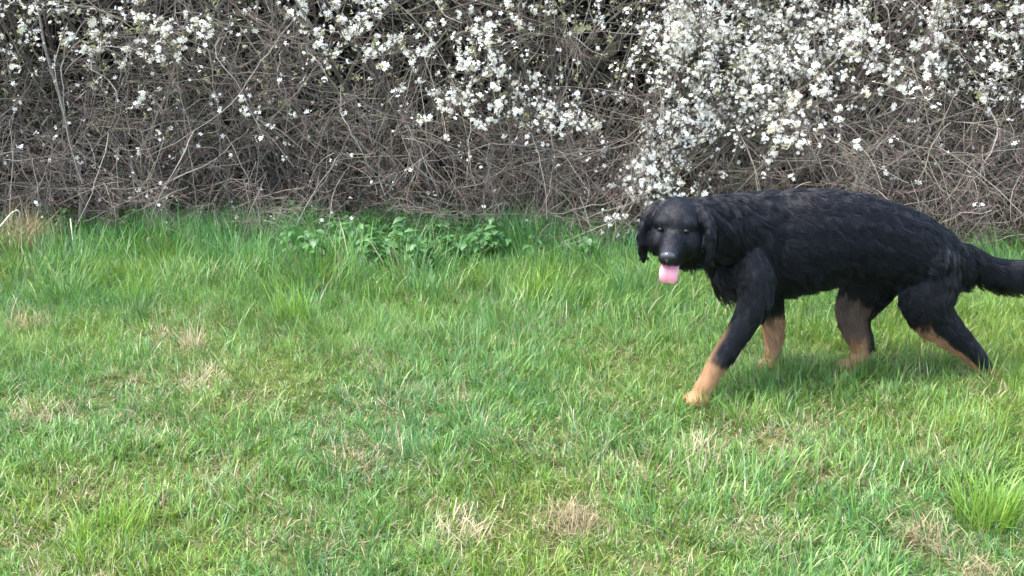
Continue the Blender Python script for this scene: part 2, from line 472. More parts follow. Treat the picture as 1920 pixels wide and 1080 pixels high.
    twig_parts.append(tube_arrays(L2, rg.uniform(0.0015, 0.0027, len(L2)), 0.0010, 3, bark_cols(len(L2), rg, 0.8, 1.3)))
    # spurs
    p3, t3, par = sample_on(L2[np.abs(L2[:, 0, 0]) < 3.6], 2, 0.1, 1.0, rg)
    keep = (p3[:, 1] < 6.0) & (np.abs(p3[:, 0]) < 3.9)
    p3, t3 = p3[keep], t3[keep]
    L3 = grow(p3, norm(rg.normal(0, 1, p3.shape)) + 0.4 * t3, rg.uniform(0.02, 0.10, len(p3)), 2, 0.0, 0.2, rg)
    twig_parts.append(tube_arrays(L3, 0.0016, 0.0009, 3, SPRIG_COL * rg.uniform(0.6, 1.4, (len(L3), 1))))
    v, q, c = merge(twig_parts)
    o = link('twigs', make_mesh('twigs', v - off, q, col=c), M['bark'], root)
    tag(o, 'dense tangle of thin grey-brown twigs and thorny spurs', kind='stuff')

    # blossom sits on twig nodes near the face of the hedge
    cand = np.concatenate([L2[:, 1:].reshape(-1, 3), L3[:, 1:].reshape(-1, 3), LW[:, 2:].reshape(-1, 3)])
    cand = cand[(cand[:, 1] < 6.05) & (cand[:, 2] > 0.12)]
    # seen from in front, evenly over the face: weight by how crowded the twigs are there
    cx, cz = ((cand[:, 0] + 6) / 0.08).astype(int), (cand[:, 2] / 0.08).astype(int)
    cell = cx * 200 + cz
    cnt = np.bincount(cell)[cell]
    D = bloom_density(cand[:, 0], cand[:, 2])
    tw = np.concatenate([L2, LW[:, -6:]])
    tm = tw[:, 3]
    ok = (tm[:, 1] < 6.0) & (tm[:, 2] > 0.12)
    tw, tm = tw[ok], tm[ok]
    tcell = ((tm[:, 0] + 6) / 0.08).astype(int) * 200 + (tm[:, 2] / 0.08).astype(int)
    Dt = bloom_density(tm[:, 0], tm[:, 2])
    wgt = np.where(Dt > 0.14, Dt ** 1.9, 0.0) / np.bincount(tcell)[tcell]
    area = sum(b[2] * b[3] * b[4] for b in BLOOM if x0 <= b[0] < x1)
    nclu = int(area * {'A': 1350, 'B': 2900, 'C': 4800, 'D': 3000}[key])
    print('CLUSTERS', key, nclu)
    ch = rg.choice(len(tw), min(nclu // 3, int((wgt > 0).sum())), replace=False, p=wgt / wgt.sum())
    cl = tw[ch][:, [2, 3, 5]].reshape(-1, 3) + rg.normal(0, 0.012, (len(ch) * 3, 3))
    inview = np.abs(cl[:, 0]) < 2.95
    order = np.lexsort((cl[:, 1], ~inview | (cl[:, 2] > 1.36)))
    cl = cl[order]
    for k, pz in enumerate(cl[:280]):
        o = bpy.data.objects.new('blossom_cluster', CLUSTERS[rg.randint(12)])
        o.parent = root
        o.location = pz - off
        o.rotation_euler = (rg.uniform(-0.5, 0.5), rg.uniform(-3.1, 3.1), rg.uniform(-0.6, 0.6))
        s = rg.uniform(0.5, 1.25); o.scale = (s, s, s)
        COL.objects.link(o)
    # all other flowers and single ones scattered along the twigs
    rest = cl[280:]
    fp = [np.repeat(rest, 6, 0) + rg.normal(0, 0.018, (len(rest) * 6, 3))] if len(rest) else []
    D2 = 0.24 + 0.55 * D + 0.12 * (vnoise(cand[:, 0], cand[:, 2], 0.25, 5) > 0.6)
    D2 = D2 * (0.30 + sstep(0.1, 0.8, cand[:, 2])) / cnt * np.where(cand[:, 1] < 5.75, 1.0, 0.35)
    si_ = rg.choice(len(cand), int(W * {'A': 270, 'B': 270, 'C': 230, 'D': 110}[key]), replace=False, p=D2 / D2.sum())
    rpt = rg.randint(1, 5, len(si_))
    fp.append(np.repeat(cand[si_], rpt, 0) + rg.normal(0, 0.011, (rpt.sum(), 3)))
    fp = np.concatenate(fp)
    fn = norm(rg.normal(0, 1, fp.shape) + np.array((0, -0.7, 0.3)))
    V, q, tr, C = flower_arrays(fp, fn, np.where(rg.rand(len(fp)) < 0.45, rg.uniform(0.003, 0.007, len(fp)), rg.uniform(0.009, 0.016, len(fp))), rg)
    o = link('blossoms', make_mesh('blossoms', V - off, q, tr, C, smooth=False), M['petal'], root)
    tag(o, 'small single white flowers and buds along the twigs', kind='stuff')

# ------------------------------------------------------------------ the thicket deep inside the hedge
rg = np.random.RandomState(9)
kk = 11000
P0 = np.stack([rg.uniform(-5.0, 5.0, kk), 5.95 + 1.9 * rg.rand(kk) ** 1.2, rg.uniform(0.02, 3.0, kk)], 1)
low = rg.rand(kk) < 0.25
P0[low, 2] = rg.uniform(0.0, 0.5, low.sum())
T = grow(P0, rg.normal(0, 1, (kk, 3)) + np.array((0, -0.1, 0.4)), rg.uniform(0.25, 0.8, kk), 4, rg.uniform(-0.3, 0.6, kk), 0.2, rg)
T[..., 2] = np.maximum(T[..., 2], 0.03)
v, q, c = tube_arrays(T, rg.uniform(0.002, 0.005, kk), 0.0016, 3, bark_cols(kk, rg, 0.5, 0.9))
nl = 75000  # leaves added behind the front twigs, coloured dark to deepen the shade
pp = T[rg.randint(0, kk, nl), rg.randint(1, 5, nl)] + rg.normal(0, 0.02, (nl, 3))
pp[:, 1] = np.maximum(pp[:, 1], 6.25 + 0.3 * rg.rand(nl))
a, b = norm(rg.normal(0, 1, (nl, 3))), norm(rg.normal(0, 1, (nl, 3)))
s = rg.uniform(0.010, 0.024, (nl, 1))
lv = np.stack([pp, pp + a * s + b * s * 0.6, pp + a * s * 2, pp + a * s - b * s * 0.6], 1).reshape(-1, 3)
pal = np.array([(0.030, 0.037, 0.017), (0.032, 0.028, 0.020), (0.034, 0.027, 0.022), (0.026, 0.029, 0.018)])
deep = rg.rand(nl) < 0.40                                   # oversized dark leaves added at the far side to block light through gaps
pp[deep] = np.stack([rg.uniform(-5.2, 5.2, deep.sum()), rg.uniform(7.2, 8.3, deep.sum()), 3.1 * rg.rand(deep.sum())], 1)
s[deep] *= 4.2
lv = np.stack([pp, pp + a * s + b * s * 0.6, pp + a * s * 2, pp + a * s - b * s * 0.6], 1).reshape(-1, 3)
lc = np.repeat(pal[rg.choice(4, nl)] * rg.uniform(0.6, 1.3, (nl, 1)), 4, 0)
q = np.concatenate([q, len(v) + np.arange(nl * 4).reshape(-1, 4)])
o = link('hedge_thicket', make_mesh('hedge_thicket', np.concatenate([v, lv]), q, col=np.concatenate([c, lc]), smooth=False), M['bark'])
tag(o, 'tangle of bare twigs deep inside the hedge, with dark leaves added to block light', 'thicket', kind='stuff')

# ------------------------------------------------------------------ grass
def blade_arrays(base, h, w, az, lean, curl, col, rng, nseg=3, face=None, tipcol=None):
    """grass blades: base (K,3), height, width, lean direction, how far they lean and curl over"""
    K = len(base)
    d = np.stack([np.cos(az), np.sin(az), np.zeros(K)], 1)
    fa = az + np.pi / 2 + rng.normal(0, 0.7, K) if face is None else face
    s = np.stack([np.cos(fa), np.sin(fa), np.zeros(K)], 1)
    V, C = [], []
    for i in range(nseg + 1):
        t = i / nseg
        th = lean + curl * t                                  # angle from upright
        if i == 0:
            p = base.copy()
        else:
            tm = (i - 0.5) / nseg
            thm = lean + curl * tm
            p = p + (h / nseg)[:, None] * (np.sin(thm)[:, None] * d + np.cos(thm)[:, None] * np.array((0, 0, 1.0)))
        ww = w * (0.8, 1.0, 0.75, 0.0)[i] if nseg == 3 else w * (1 - t ** 1.7) * (0.75 + 0.5 * t)
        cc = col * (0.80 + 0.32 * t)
        if tipcol is not None:
            cc = cc * (1 - t ** 3)[..., None] + tipcol * t ** 3 if np.ndim(t) else cc * (1 - t ** 3) + tipcol * t ** 3
        if i < nseg:
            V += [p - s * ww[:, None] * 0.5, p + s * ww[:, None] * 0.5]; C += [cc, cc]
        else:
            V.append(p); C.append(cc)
    nv = len(V)
    V = np.stack(V, 1).reshape(-1, 3); C = np.stack(C, 1).reshape(-1, 3)
    b = (np.arange(K) * nv)[:, None]
    q = np.concatenate([b + np.array([[2 * i, 2 * i + 1, 2 * i + 3, 2 * i + 2]]) for i in range(nseg - 1)], 0)
    tr = b + np.array([[nv - 3, nv - 2, nv - 1]])
    return V, q, tr, C

GREENS = np.array([(0.122, 0.250, 0.048), (0.172, 0.315, 0.058), (0.084, 0.208, 0.054), (0.098, 0.218, 0.080), (0.250, 0.370, 0.120)])
STRAWS = np.array([(0.44, 0.38, 0.23), (0.54, 0.48, 0.32), (0.34, 0.26, 0.16), (0.42, 0.34, 0.24)])

def green_cols(k, rng, dry=0.06):
    c = GREENS[rng.choice(5, k, p=[0.28, 0.24, 0.16, 0.15, 0.17])] * rng.uniform(0.75, 1.2, (k, 1))
    dr = rng.rand(k) < dry
    c[dr] = STRAWS[rng.choice(4, dr.sum())] * rng.uniform(0.7, 1.15, (dr.sum(), 1))
    return c

def grass_height(x, y):
    """how tall the sward stands, relative to a 10 cm blade"""
    h = 0.58 + 0.26 * sstep(3.7, 4.5, y) + 0.40 * sstep(4.4, 5.1, y) - 0.45 * sstep(5.55, 5.9, y)
    h = h * (0.62 + 0.75 * vnoise(x, y, 0.33, 11)) * (0.8 + 0.4 * vnoise(x, y, 0.9, 12))
    return h

DRY_SPOTS = [(50, 500, .24), (45, 620, .09), (362, 655, .08), (1075, 985, .11), (1735, 1010, .1), (75, 770, .13), (375, 715, .12), (240, 715, .10), (1420, 800, .16), (1040, 820, .10), (700, 690, .08), (1520, 790, .10), (865, 740, .06), (300, 640, .10), (1300, 845, .1),
             (860, 985, .12), (1580, 890, .12), (440, 880, .10), (1440, 985, .10), (1840, 1060, .10), (150, 930, .1), (500, 745, .12), (1180, 880, .1), (660, 860, .08), (1750, 850, .1)]
dry_xy = []
for (u, v, r) in DRY_SPOTS:
    a = PITCH + math.atan((v - 540) / FPX); yy = CAM_H / math.tan(a)
    dry_xy.append((at(u, v, yy)[0], yy, r * (0.75 if v > 560 else 1.1)))

def dryness(x, y):
    d = np.zeros(np.shape(x))
    for (a, b, r) in dry_xy:
        d = np.maximum(d, np.exp(-0.5 * (((x - a) / r) ** 2 + ((y - b) / (r * 1.1)) ** 2)))
    return d

def field(k, y0, y1, rng, side=0.5):
    """random spots over the strip of meadow between depths y0 and y1"""
    y = np.sqrt(rng.uniform((y0 + side) ** 2, (y1 + side) ** 2, k)) - side
    return rng.uniform(-1, 1, k) * (0.51 * y + side), y

def sward(k, y0, y1, seg, seed):
    rng = np.random.RandomState(seed)
    x, y = field(k, y0, y1, rng)
    if seed == 25:                                          # beyond the densely sown strip
        x = np.sign(x) * (0.51 * y + 0.5 + 1.3 * rng.rand(k))
    # blades stand in little tufts
    x = x + 0.016 * np.sin(37 * y + 3 * np.sin(11 * x)); y = y + 0.016 * np.sin(41 * x + 3 * np.sin(13 * y))
    dr = dryness(x, y)
    dry2 = sstep(0.55, 0.85, vnoise(x, y, 0.21, 14)) * (1 - sstep(4.6, 5.4, y))
    dead = rng.rand(k) < 0.09 - 0.05 * sstep(4.2, 5.0, y) + 0.42 * dr + 0.18 * dry2
    tuftn = vnoise(x, y, 0.055, 17)
    paw = np.zeros(k)
    for (px_, py_) in ((0.64, 3.37), (0.96, 3.68), (1.76, 3.57), (1.24, 3.67)):
        paw = np.maximum(paw, np.exp(-0.5 * (((x - px_) / 0.10) ** 2 + ((y - py_) / 0.07) ** 2)))
    h = 0.105 * grass_height(x, y) * rng.uniform(0.45, 1.3, k) * (0.5 + 1.0 * tuftn) * (1 - 0.35 * dr) * (1 + 1.1 * paw)
    h[dead] *= 0.8
    foot = sstep(5.1, 5.5, y)
    h *= 1 - foot + foot * (0.45 + 1.15 * vnoise(x, y, 0.22, 19))
    h *= 1 - 0.75 * sstep(1.25, 1.9, x) * sstep(5.0, 5.35, y)
    az = rng.uniform(0, 6.28, k) * 0.75 + vnoise(x, y, 0.09, 18) * 11
    lean = rng.uniform(0.0, 1.0, k) ** 1.2; curl = rng.uniform(0, 1.5, k) ** 1.5
    lean[dead] = rng.uniform(0.5, 1.45, dead.sum()); curl[dead] = rng.uniform(-0.3, 0.8, dead.sum())
    c = green_cols(k, rng, 0.0)
    n1, n2 = vnoise(x, y, 0.45, 15) - 0.5, vnoise(x, y, 0.10, 16)
    tint = np.stack([1 + 0.55 * n1, 1 + 0.10 * n1, 1 - 0.5 * n1], 1) * (0.75 + 0.5 * n2)[:, None]
    blue = sstep(4.6, 5.5, y)[:, None]                      # lusher, bluer blades in the strip by the hedge
    c = c * tint * (1 - blue + blue * np.array((0.66, 0.86, 1.0)))
    c[dead] = STRAWS[rng.choice(4, dead.sum())] * rng.uniform(0.6, 1.15, (dead.sum(), 1))
    w = rng.uniform(0.0018, 0.0038, k) * (1 + 0.5 * sstep(4.2, 6, y)) * (1.7 if seed == 25 else 1.0)
    z = ground_z(x, y) - 0.004 + np.where(dead, 0.015 * rng.rand(k), 0)
    return blade_arrays(np.stack([x, y, z], 1), h, w, az, lean, curl, c, rng, nseg=seg)

for (k, y0, y1, seg, seed, lab) in ((125000, 1.8, 3.6, 3, 21, 'short green foreground grass with straw-coloured patches'),
                                    (160000, 3.6, 5.1, 2, 22, 'short green grass around the dog\'s paws'),
                                    (95000, 5.1, 5.95, 2, 23, 'taller lush grass along the foot of the hedge'),
                                    (4500, 5.95, 6.7, 2, 24, 'thin grass blades growing under the hedge'),
                                    (26000, 1.8, 5.9, 2, 25, 'coarser grass at the outer sides of the meadow')):
    V, q, tr, C = sward(k, y0, y1, seg, seed)
    o = link('meadow_grass', make_mesh('meadow_grass', V, q, tr, C), M['grass'])
    tag(o, lab, 'grass', kind='stuff')

# longer blades standing out of the sward
def long_blades(k, rng):
    y = 1.7 + 4.15 * rng.rand(k) ** 0.8
    x = rng.uniform(-1, 1, k) * (0.52 * y + 0.6)
    bare = sstep(1.25, 1.9, x) * sstep(5.0, 5.35, y)
    clump = (1 - bare) * vnoise(x, y, 0.16, 31) * (0.5 + vnoise(x, y, 0.6, 32))
    keep = rng.rand(k) < sstep(0.28, 0.75, clump) + 0.06 + 0.30 * sstep(4.7, 5.4, y) * (1 - bare)
    return x[keep], y[keep]
rg = np.random.RandomState(33)
x, y = long_blades(70000, rg)
K = len(x)
h = (0.070 + 0.035 * sstep(3.6, 4.4, y) + 0.075 * sstep(4.3, 5.0, y) - 0.04 * sstep(5.5, 5.9, y)) * rg.uniform(0.7, 1.45, K) * (0.75 + 0.6 * vnoise(x, y, 0.5, 34))
az = vnoise(x, y, 0.3, 35) * 12 + rg.normal(0, 0.9, K)
c = green_cols(K, rg, 0.05)
bl = sstep(4.6, 5.5, y)[:, None]
c = c * (1 - bl) + c * np.array((0.66, 0.88, 1.0)) * bl
V, q, tr, C = blade_arrays(np.stack([x, y, ground_z(x, y) - 0.005], 1), h, rg.uniform(0.0022, 0.0048, K) * (1 + 0.35 * sstep(4.5, 6, y)), az, rg.uniform(0.0, 0.55, K), rg.uniform(0.0, 1.5, K) ** 1.4, c, rg)
o = link('long_grass', make_mesh('long_grass', V, q, tr, C), M['grass'])
tag(o, 'longer bright grass blades standing above the short sward', 'grass', kind='stuff')

# ------------------------------------------------------------------ single tussocks and dry tufts
def ground_at(u, v):
    a = PITCH + math.atan((v - 540) / FPX)
    Y = CAM_H / math.tan(a)
    p = at(u, v, Y)
    return np.array((p[0], Y, float(ground_z(p[0], Y))))

def tuft(name, u, v, rad, k, h0, h1, cols, spread, curl, mat, label, cat, group, seed, w=(0.0025, 0.0045), seg=4, mound=0.0, jit=0.6):
    rng = np.random.RandomState(seed)
    c0 = ground_at(u, v)
    r = rad * np.sqrt(rng.rand(k)); an = rng.uniform(0, 6.28, k)
    bx, by = r * np.cos(an), r * np.sin(an)
    base = np.stack([bx, by, ground_z(c0[0] + bx, c0[1] + by) - c0[2] - 0.005 + mound * (1 - (r / rad) ** 2) * rng.rand(k)], 1)
    V, q, tr, C = blade_arrays(base, rng.uniform(h0, h1, k), rng.uniform(*w, k), an + rng.normal(0, jit, k), rng.uniform(0.0, spread, k),
                               rng.uniform(0, 1, k) ** 1.5 * curl, cols[rng.randint(0, len(cols), k)] * rng.uniform(0.7, 1.2, (k, 1)), rng, nseg=seg)
    o = link(name, make_mesh(name, V, q, tr, C), mat)
    o.location = c0
    return tag(o, label, cat, group)

LIME = np.array([(0.20, 0.36, 0.05), (0.16, 0.32, 0.045), (0.24, 0.38, 0.07)])
COOL = np.array([(0.075, 0.20, 0.075), (0.095, 0.235, 0.085), (0.11, 0.25, 0.07)])
G1 = 'green grass tussocks in the meadow'
for i, (u, v, rad, k, h0, h1, cols, sp, lab) in enumerate([
    (1850, 975, .075, 190, .10, .20, LIME, .5, 'bright lime green grass tussock below the dog\'s hind paws at the meadow\'s edge'),
    (550, 600, .09, 90, .12, .24, LIME, .4, 'tall yellow-green tussock just in front of the leafy herbs'),
    (255, 580, .06, 70, .12, .20, LIME, .6, 'small yellow-green tussock with splayed blades below the bare shrub'),
    (130, 530, .10, 130, .16, .30, COOL, .5, 'tall cool green tussock beside the brown dead grass heap'),
    (430, 520, .11, 150, .16, .30, COOL, .4, 'upright dark green tussock against the hedge foot, away from the herbs'),
    (1010, 560, .09, 120, .12, .24, LIME, .5, 'tall green tussock between the herbs and the dog\'s head'),
    (1185, 560, .08, 110, .12, .22, COOL, .5, 'cool green tussock below the dog\'s tongue'),
    (1400, 790, .06, 70, .08, .16, LIME, .7, 'loose splayed tussock in front of the dog\'s leading paw'),
    (800, 560, .09, 120, .12, .22, COOL, .4, 'dark green tussock at the lower edge of the herbs'),
    (210, 1000, .09, 110, .07, .14, LIME, .6, 'low bright tussock at the bottom corner far from the dog'),
]):
    tuft('grass_tussock', u, v, rad, k, h0, h1, cols, sp, 1.2, M['grass'], lab, 'tussock', G1, 700 + i, w=(0.0028, 0.0055), jit=1.1)

G2 = 'dry straw tufts in the meadow'
PALE = np.array([(0.55, 0.47, 0.30), (0.48, 0.40, 0.25), (0.60, 0.53, 0.36)])
BROWN = np.array([(0.36, 0.28, 0.165), (0.28, 0.21, 0.12), (0.44, 0.36, 0.22), (0.32, 0.25, 0.16)])
for i, (u, v, rad, k, h0, h1, cols, sp, cu, lab) in enumerate([
    (46, 484, .20, 1200, .06, .20, BROWN, 1.0, 2.6, 'big brown heap of dead grass against the hedge foot'),
    (45, 620, .06, 120, .04, .11, BROWN, 1.1, 2.2, 'small brown dead tuft at the meadow edge below the dead grass heap'),
    (362, 655, .05, 80, .05, .12, PALE, .6, 1.0, 'upright pale straw tuft below the bare shrub'),
    (1075, 985, .075, 240, .04, .10, BROWN, 1.2, 2.4, 'arched straw tuft in the foreground, largest of the open meadow'),
    (1735, 1010, .06, 180, .03, .09, BROWN, 1.3, 2.0, 'rusty dead tuft in the foreground beside the lime green tussock'),
    (1843, 1078, .06, 150, .03, .07, BROWN, 1.3, 2.0, 'dark brown dead tuft cut by the lower picture edge'),
    (866, 748, .03, 60, .02, .05, PALE, 1.4, 1.5, 'tiny pale straw tuft alone in the middle of the meadow'),
    (1310, 850, .05, 90, .04, .10, PALE, 1.2, 1.4, 'pale straw tuft below the dog\'s leading front paw'),
    (70, 785, .10, 200, .03, .07, PALE, 1.4, 1.2, 'flat bleached straw patch at the meadow edge opposite the dog'),
    (860, 1010, .08, 130, .04, .09, PALE, 1.3, 1.6, 'loose pale straw tuft beside the arched foreground tuft'),
    (1420, 790, .08, 110, .03, .07, PALE, 1.4, 1.4, 'flattened straw patch between lead paw and splayed tussock'),
    (380, 725, .07, 100, .03, .08, PALE, 1.3, 1.2, 'thin straw patch in the meadow below the upright straw tuft'),
]):
    tuft('dry_grass_tuft', u, v, rad, k, h0, h1, cols, sp, cu, M['straw'], lab, 'dry grass', G2, 800 + i, w=(0.0016, 0.0036), mound=0.20 if i == 0 else min(0.05, rad * 0.7), jit=2.0)

# bent dead stalks by the brown heap
for i, (pts, lab) in enumerate([
    ([(0, 425), (14, 408), (29, 392), (40, 400), (30, 422)], 'pale snapped stalk bent over beside the dead grass heap'),
    ([(18, 462), (19, 445), (14, 433)], 'short white stub of stalk in front of the dead grass heap'),
    ([(134, 428), (132, 410)], 'short white upright stub between dead grass heap and cool tussock'),
]):
    P = np.array([at(u, v, 5.3 + 0.03 * j) for j, (u, v) in enumerate(pts)])
    P = np.vstack([P, P[-1] + np.array((0.01, 0.03, -0.05))]) if len(P) > 2 else np.vstack([P[0] - np.array((0, 0, 0.12)), P])
    fine = np.stack([np.interp(np.linspace(0, len(P) - 1, 10), np.arange(len(P)), P[:, a]) for a in range(3)], 1)
    v_, q_, c_ = tube_arrays(fine[None] - fine[0], 0.004, 0.003, 5, np.array([(0.62, 0.57, 0.44)]))
    o = link('dead_stalk', make_mesh('dead_stalk', v_, q_, col=c_), M['bark'])
    o.location = fine[0]
    tag(o, lab, 'stalk', 'dead stalks by the hedge foot')

# ------------------------------------------------------------------ leafy herbs at the hedge foot
def leaf_mesh(L, W, fold, droop, shade, seed):
    rng = np.random.RandomState(seed)
    n = 7
    t = np.linspace(0, 1, n)
    w = W * np.sin(np.pi * t ** 0.75) ** 0.8 * (1 + 0.12 * rng.normal(0, 1, n)); w[0] = 0.002; w[-1] = 0.0005
    V = []
    for i in range(n):
        z = -droop * t[i] ** 2 * L
        V += [(-w[i], t[i] * L, z + fold * w[i]), (0, t[i] * L, z), (w[i], t[i] * L, z + fold * w[i])]
    q = []
    for i in range(n - 1):
        a = i * 3
        q += [(a, a + 1, a + 4, a + 3), (a + 1, a + 2, a + 5, a + 4)]
    c = np.array((0.056, 0.142, 0.045)) * shade
    col = np.tile(c, (n * 3, 1)); col[1::3] *= 1.35
    me = make_mesh('leaf', V, q, col=col)
    me.materials.append(M['leaf'])
    return me
LEAVES = [leaf_mesh(0.052, 0.0185, 0.35, 0.35, s, i) for i, s in enumerate((0.75, 1.0, 1.25, 1.1, 0.9))]
STEM = {}
rg = np.random.RandomState(77)
herb_lab = ['leafy green herb in the dense patch at the hedge foot', 'leafy green herb in the thin patch near the dead grass heap', 'leafy green herb under the drooping branch by the dog\'s head']
herb_grp = ['herbs of the dense patch', 'herbs near the dead grass heap', 'herbs under the drooping branch']
spots = []
for k in range(88):
    uu = rg.uniform(545, 940)
    spots.append((uu, rg.uniform(445, 525) - 8 * rg.rand(), 0, rg.uniform(0.12, 0.24)))
for k in range(7):
    spots.append((rg.uniform(60, 240), rg.uniform(425, 455), 1, rg.uniform(0.10, 0.18)))
for k in range(9):
    spots.append((rg.uniform(985, 1180), rg.uniform(455, 510), 2, rg.uniform(0.08, 0.16)))
for k, (u, v, gI, ht) in enumerate(spots):
    g0 = ground_at(u, v)
    if g0[1] > 5.9:
        g0[1] = 5.6 + 0.3 * rg.rand(); g0[0] = at(u, 430, g0[1])[0]; g0[2] = float(ground_z(g0[0], g0[1]))
    e = empty('leafy_herb', g0)
    if gI == 0:
        along = 'nearest the tall yellow-green tussock' if u < 690 else ('in the middle of the herb patch' if u < 830 else 'at the herb patch\'s end towards the dog')
        row = 'front row' if v > 485 else 'back row under the hedge'
        tag(e, 'leafy green herb %s, %s' % (along, row), 'herb', 'herbs %s, %s' % (along, row))
    else:
        tag(e, herb_lab[gI], 'herb', herb_grp[gI])
    P = grow(np.zeros((1, 3)), np.array([[rg.normal(0, .12), rg.normal(-.1, .12), 1]]), ht, 6, 0.0, 0.06, rg)
    v_, q_, c_ = tube_arrays(P, 0.003, 0.0018, 5, np.array([(0.09, 0.17, 0.05)]))
    link('stem', make_mesh('stem', v_, q_, col=c_), M['bark'], e)
    a0 = rg.uniform(0, 6.28)
    for j in range(6):
        for s_ in (0, 1):
            lo = bpy.data.objects.new('leaf', LEAVES[rg.randint(5)])
            lo.parent = e
            lo.location = P[0, 1 + j]
            sc_ = (0.75 + 0.5 * math.sin(math.pi * (j + 1) / 7)) * rg.uniform(0.8, 1.15)
            lo.scale = (sc_,) * 3
            lo.rotation_euler = (rg.uniform(-0.35, 0.35), rg.uniform(-0.3, 0.3), a0 + j * 1.2 + s_ * 3.14 + rg.normal(0, .3))
            COL.objects.link(lo)
# ------------------------------------------------------------------ the dog
# chains: (name, [(u, v, depth, lateral radius, vertical radius)], fur length, stand-off)
def chain(rows):
    return np.array([at(u, v, Y) for (u, v, Y, *_) in rows]), np.array([(r[3], r[4] if len(r) > 4 else r[3]) for r in rows])

DOG = {
    'torso': chain([(1352, 455, 3.60, .070, .095), (1395, 458, 3.61, .115, .150), (1440, 456, 3.62, .130, .172), (1500, 448, 3.63, .140, .177), (1570, 440, 3.65, .138, .160),
                    (1640, 446, 3.67, .132, .142), (1700, 468, 3.69, .130, .138), (1750, 485, 3.70, .115, .115), (1788, 500, 3.71, .070, .075)]),
    'neck': chain([(1440, 432, 3.62, .115, .135), (1375, 430, 3.58, .110, .122), (1318, 428, 3.52, .098, .104), (1285, 424, 3.46, .080, .085)]),
    'front_near': chain([(1408, 470, 3.535, .070), (1416, 525, 3.51, .070), (1416, 565, 3.495, .058), (1398, 603, 3.485, .047), (1374, 638, 3.475, .039), (1350, 675, 3.465, .039), (1332, 706, 3.455, .033), (1317, 732, 3.45, .034)]),
    'front_far': chain([(1430, 500, 3.72, .070), (1440, 548, 3.755, .055), (1446, 585, 3.77, .046), (1450, 620, 3.775, .040), (1450, 652, 3.775, .033), (1446, 674, 3.775, .032)]),
    'hind_near': chain([(1742, 480, 3.655, .070, .110), (1742, 525, 3.630, .070, .105), (1735, 565, 3.615, .060, .092), (1752, 598, 3.615, .050, .074), (1784, 628, 3.615, .046, .054), (1816, 655, 3.625, .040, .044), (1842, 684, 3.625, .033), (1858, 706, 3.625, .029)]),
    'hind_far': chain([(1660, 490, 3.78, .090, .105), (1622, 540, 3.79, .075, .090), (1602, 575, 3.79, .056, .072), (1602, 608, 3.79, .046, .054), (1612, 636, 3.79, .040, .045), (1617, 660, 3.785, .034, .037), (1604, 682, 3.78, .032), (1592, 692, 3.77, .032)]),
    'tail': chain([(1762, 468, 3.71, .050), (1800, 480, 3.72, .046), (1840, 503, 3.725, .044), (1880, 514, 3.73, .044), (1930, 516, 3.735, .045), (1985, 500, 3.74, .040), (2030, 470, 3.745, .028), (2055, 445, 3.75, .014)]),
}
PAWS = [(1310, 748, 3.44, -0.8, .050), (1443, 686, 3.765, -0.7, .044), (1862, 716, 3.625, -0.5, .036), (1590, 698, 3.755, -0.8, .046)]
HF = np.array((-0.30, -0.95, -0.02)); HF /= np.linalg.norm(HF)          # where the dog looks
HR = np.cross(HF, (0, 0, 1.0)); HR /= np.linalg.norm(HR)                # image left
HU = np.cross(HR, HF)
HC = at(1271, 421, 3.43)
def hd(r, f, u):
    return HC + HR * r + HF * f + HU * u

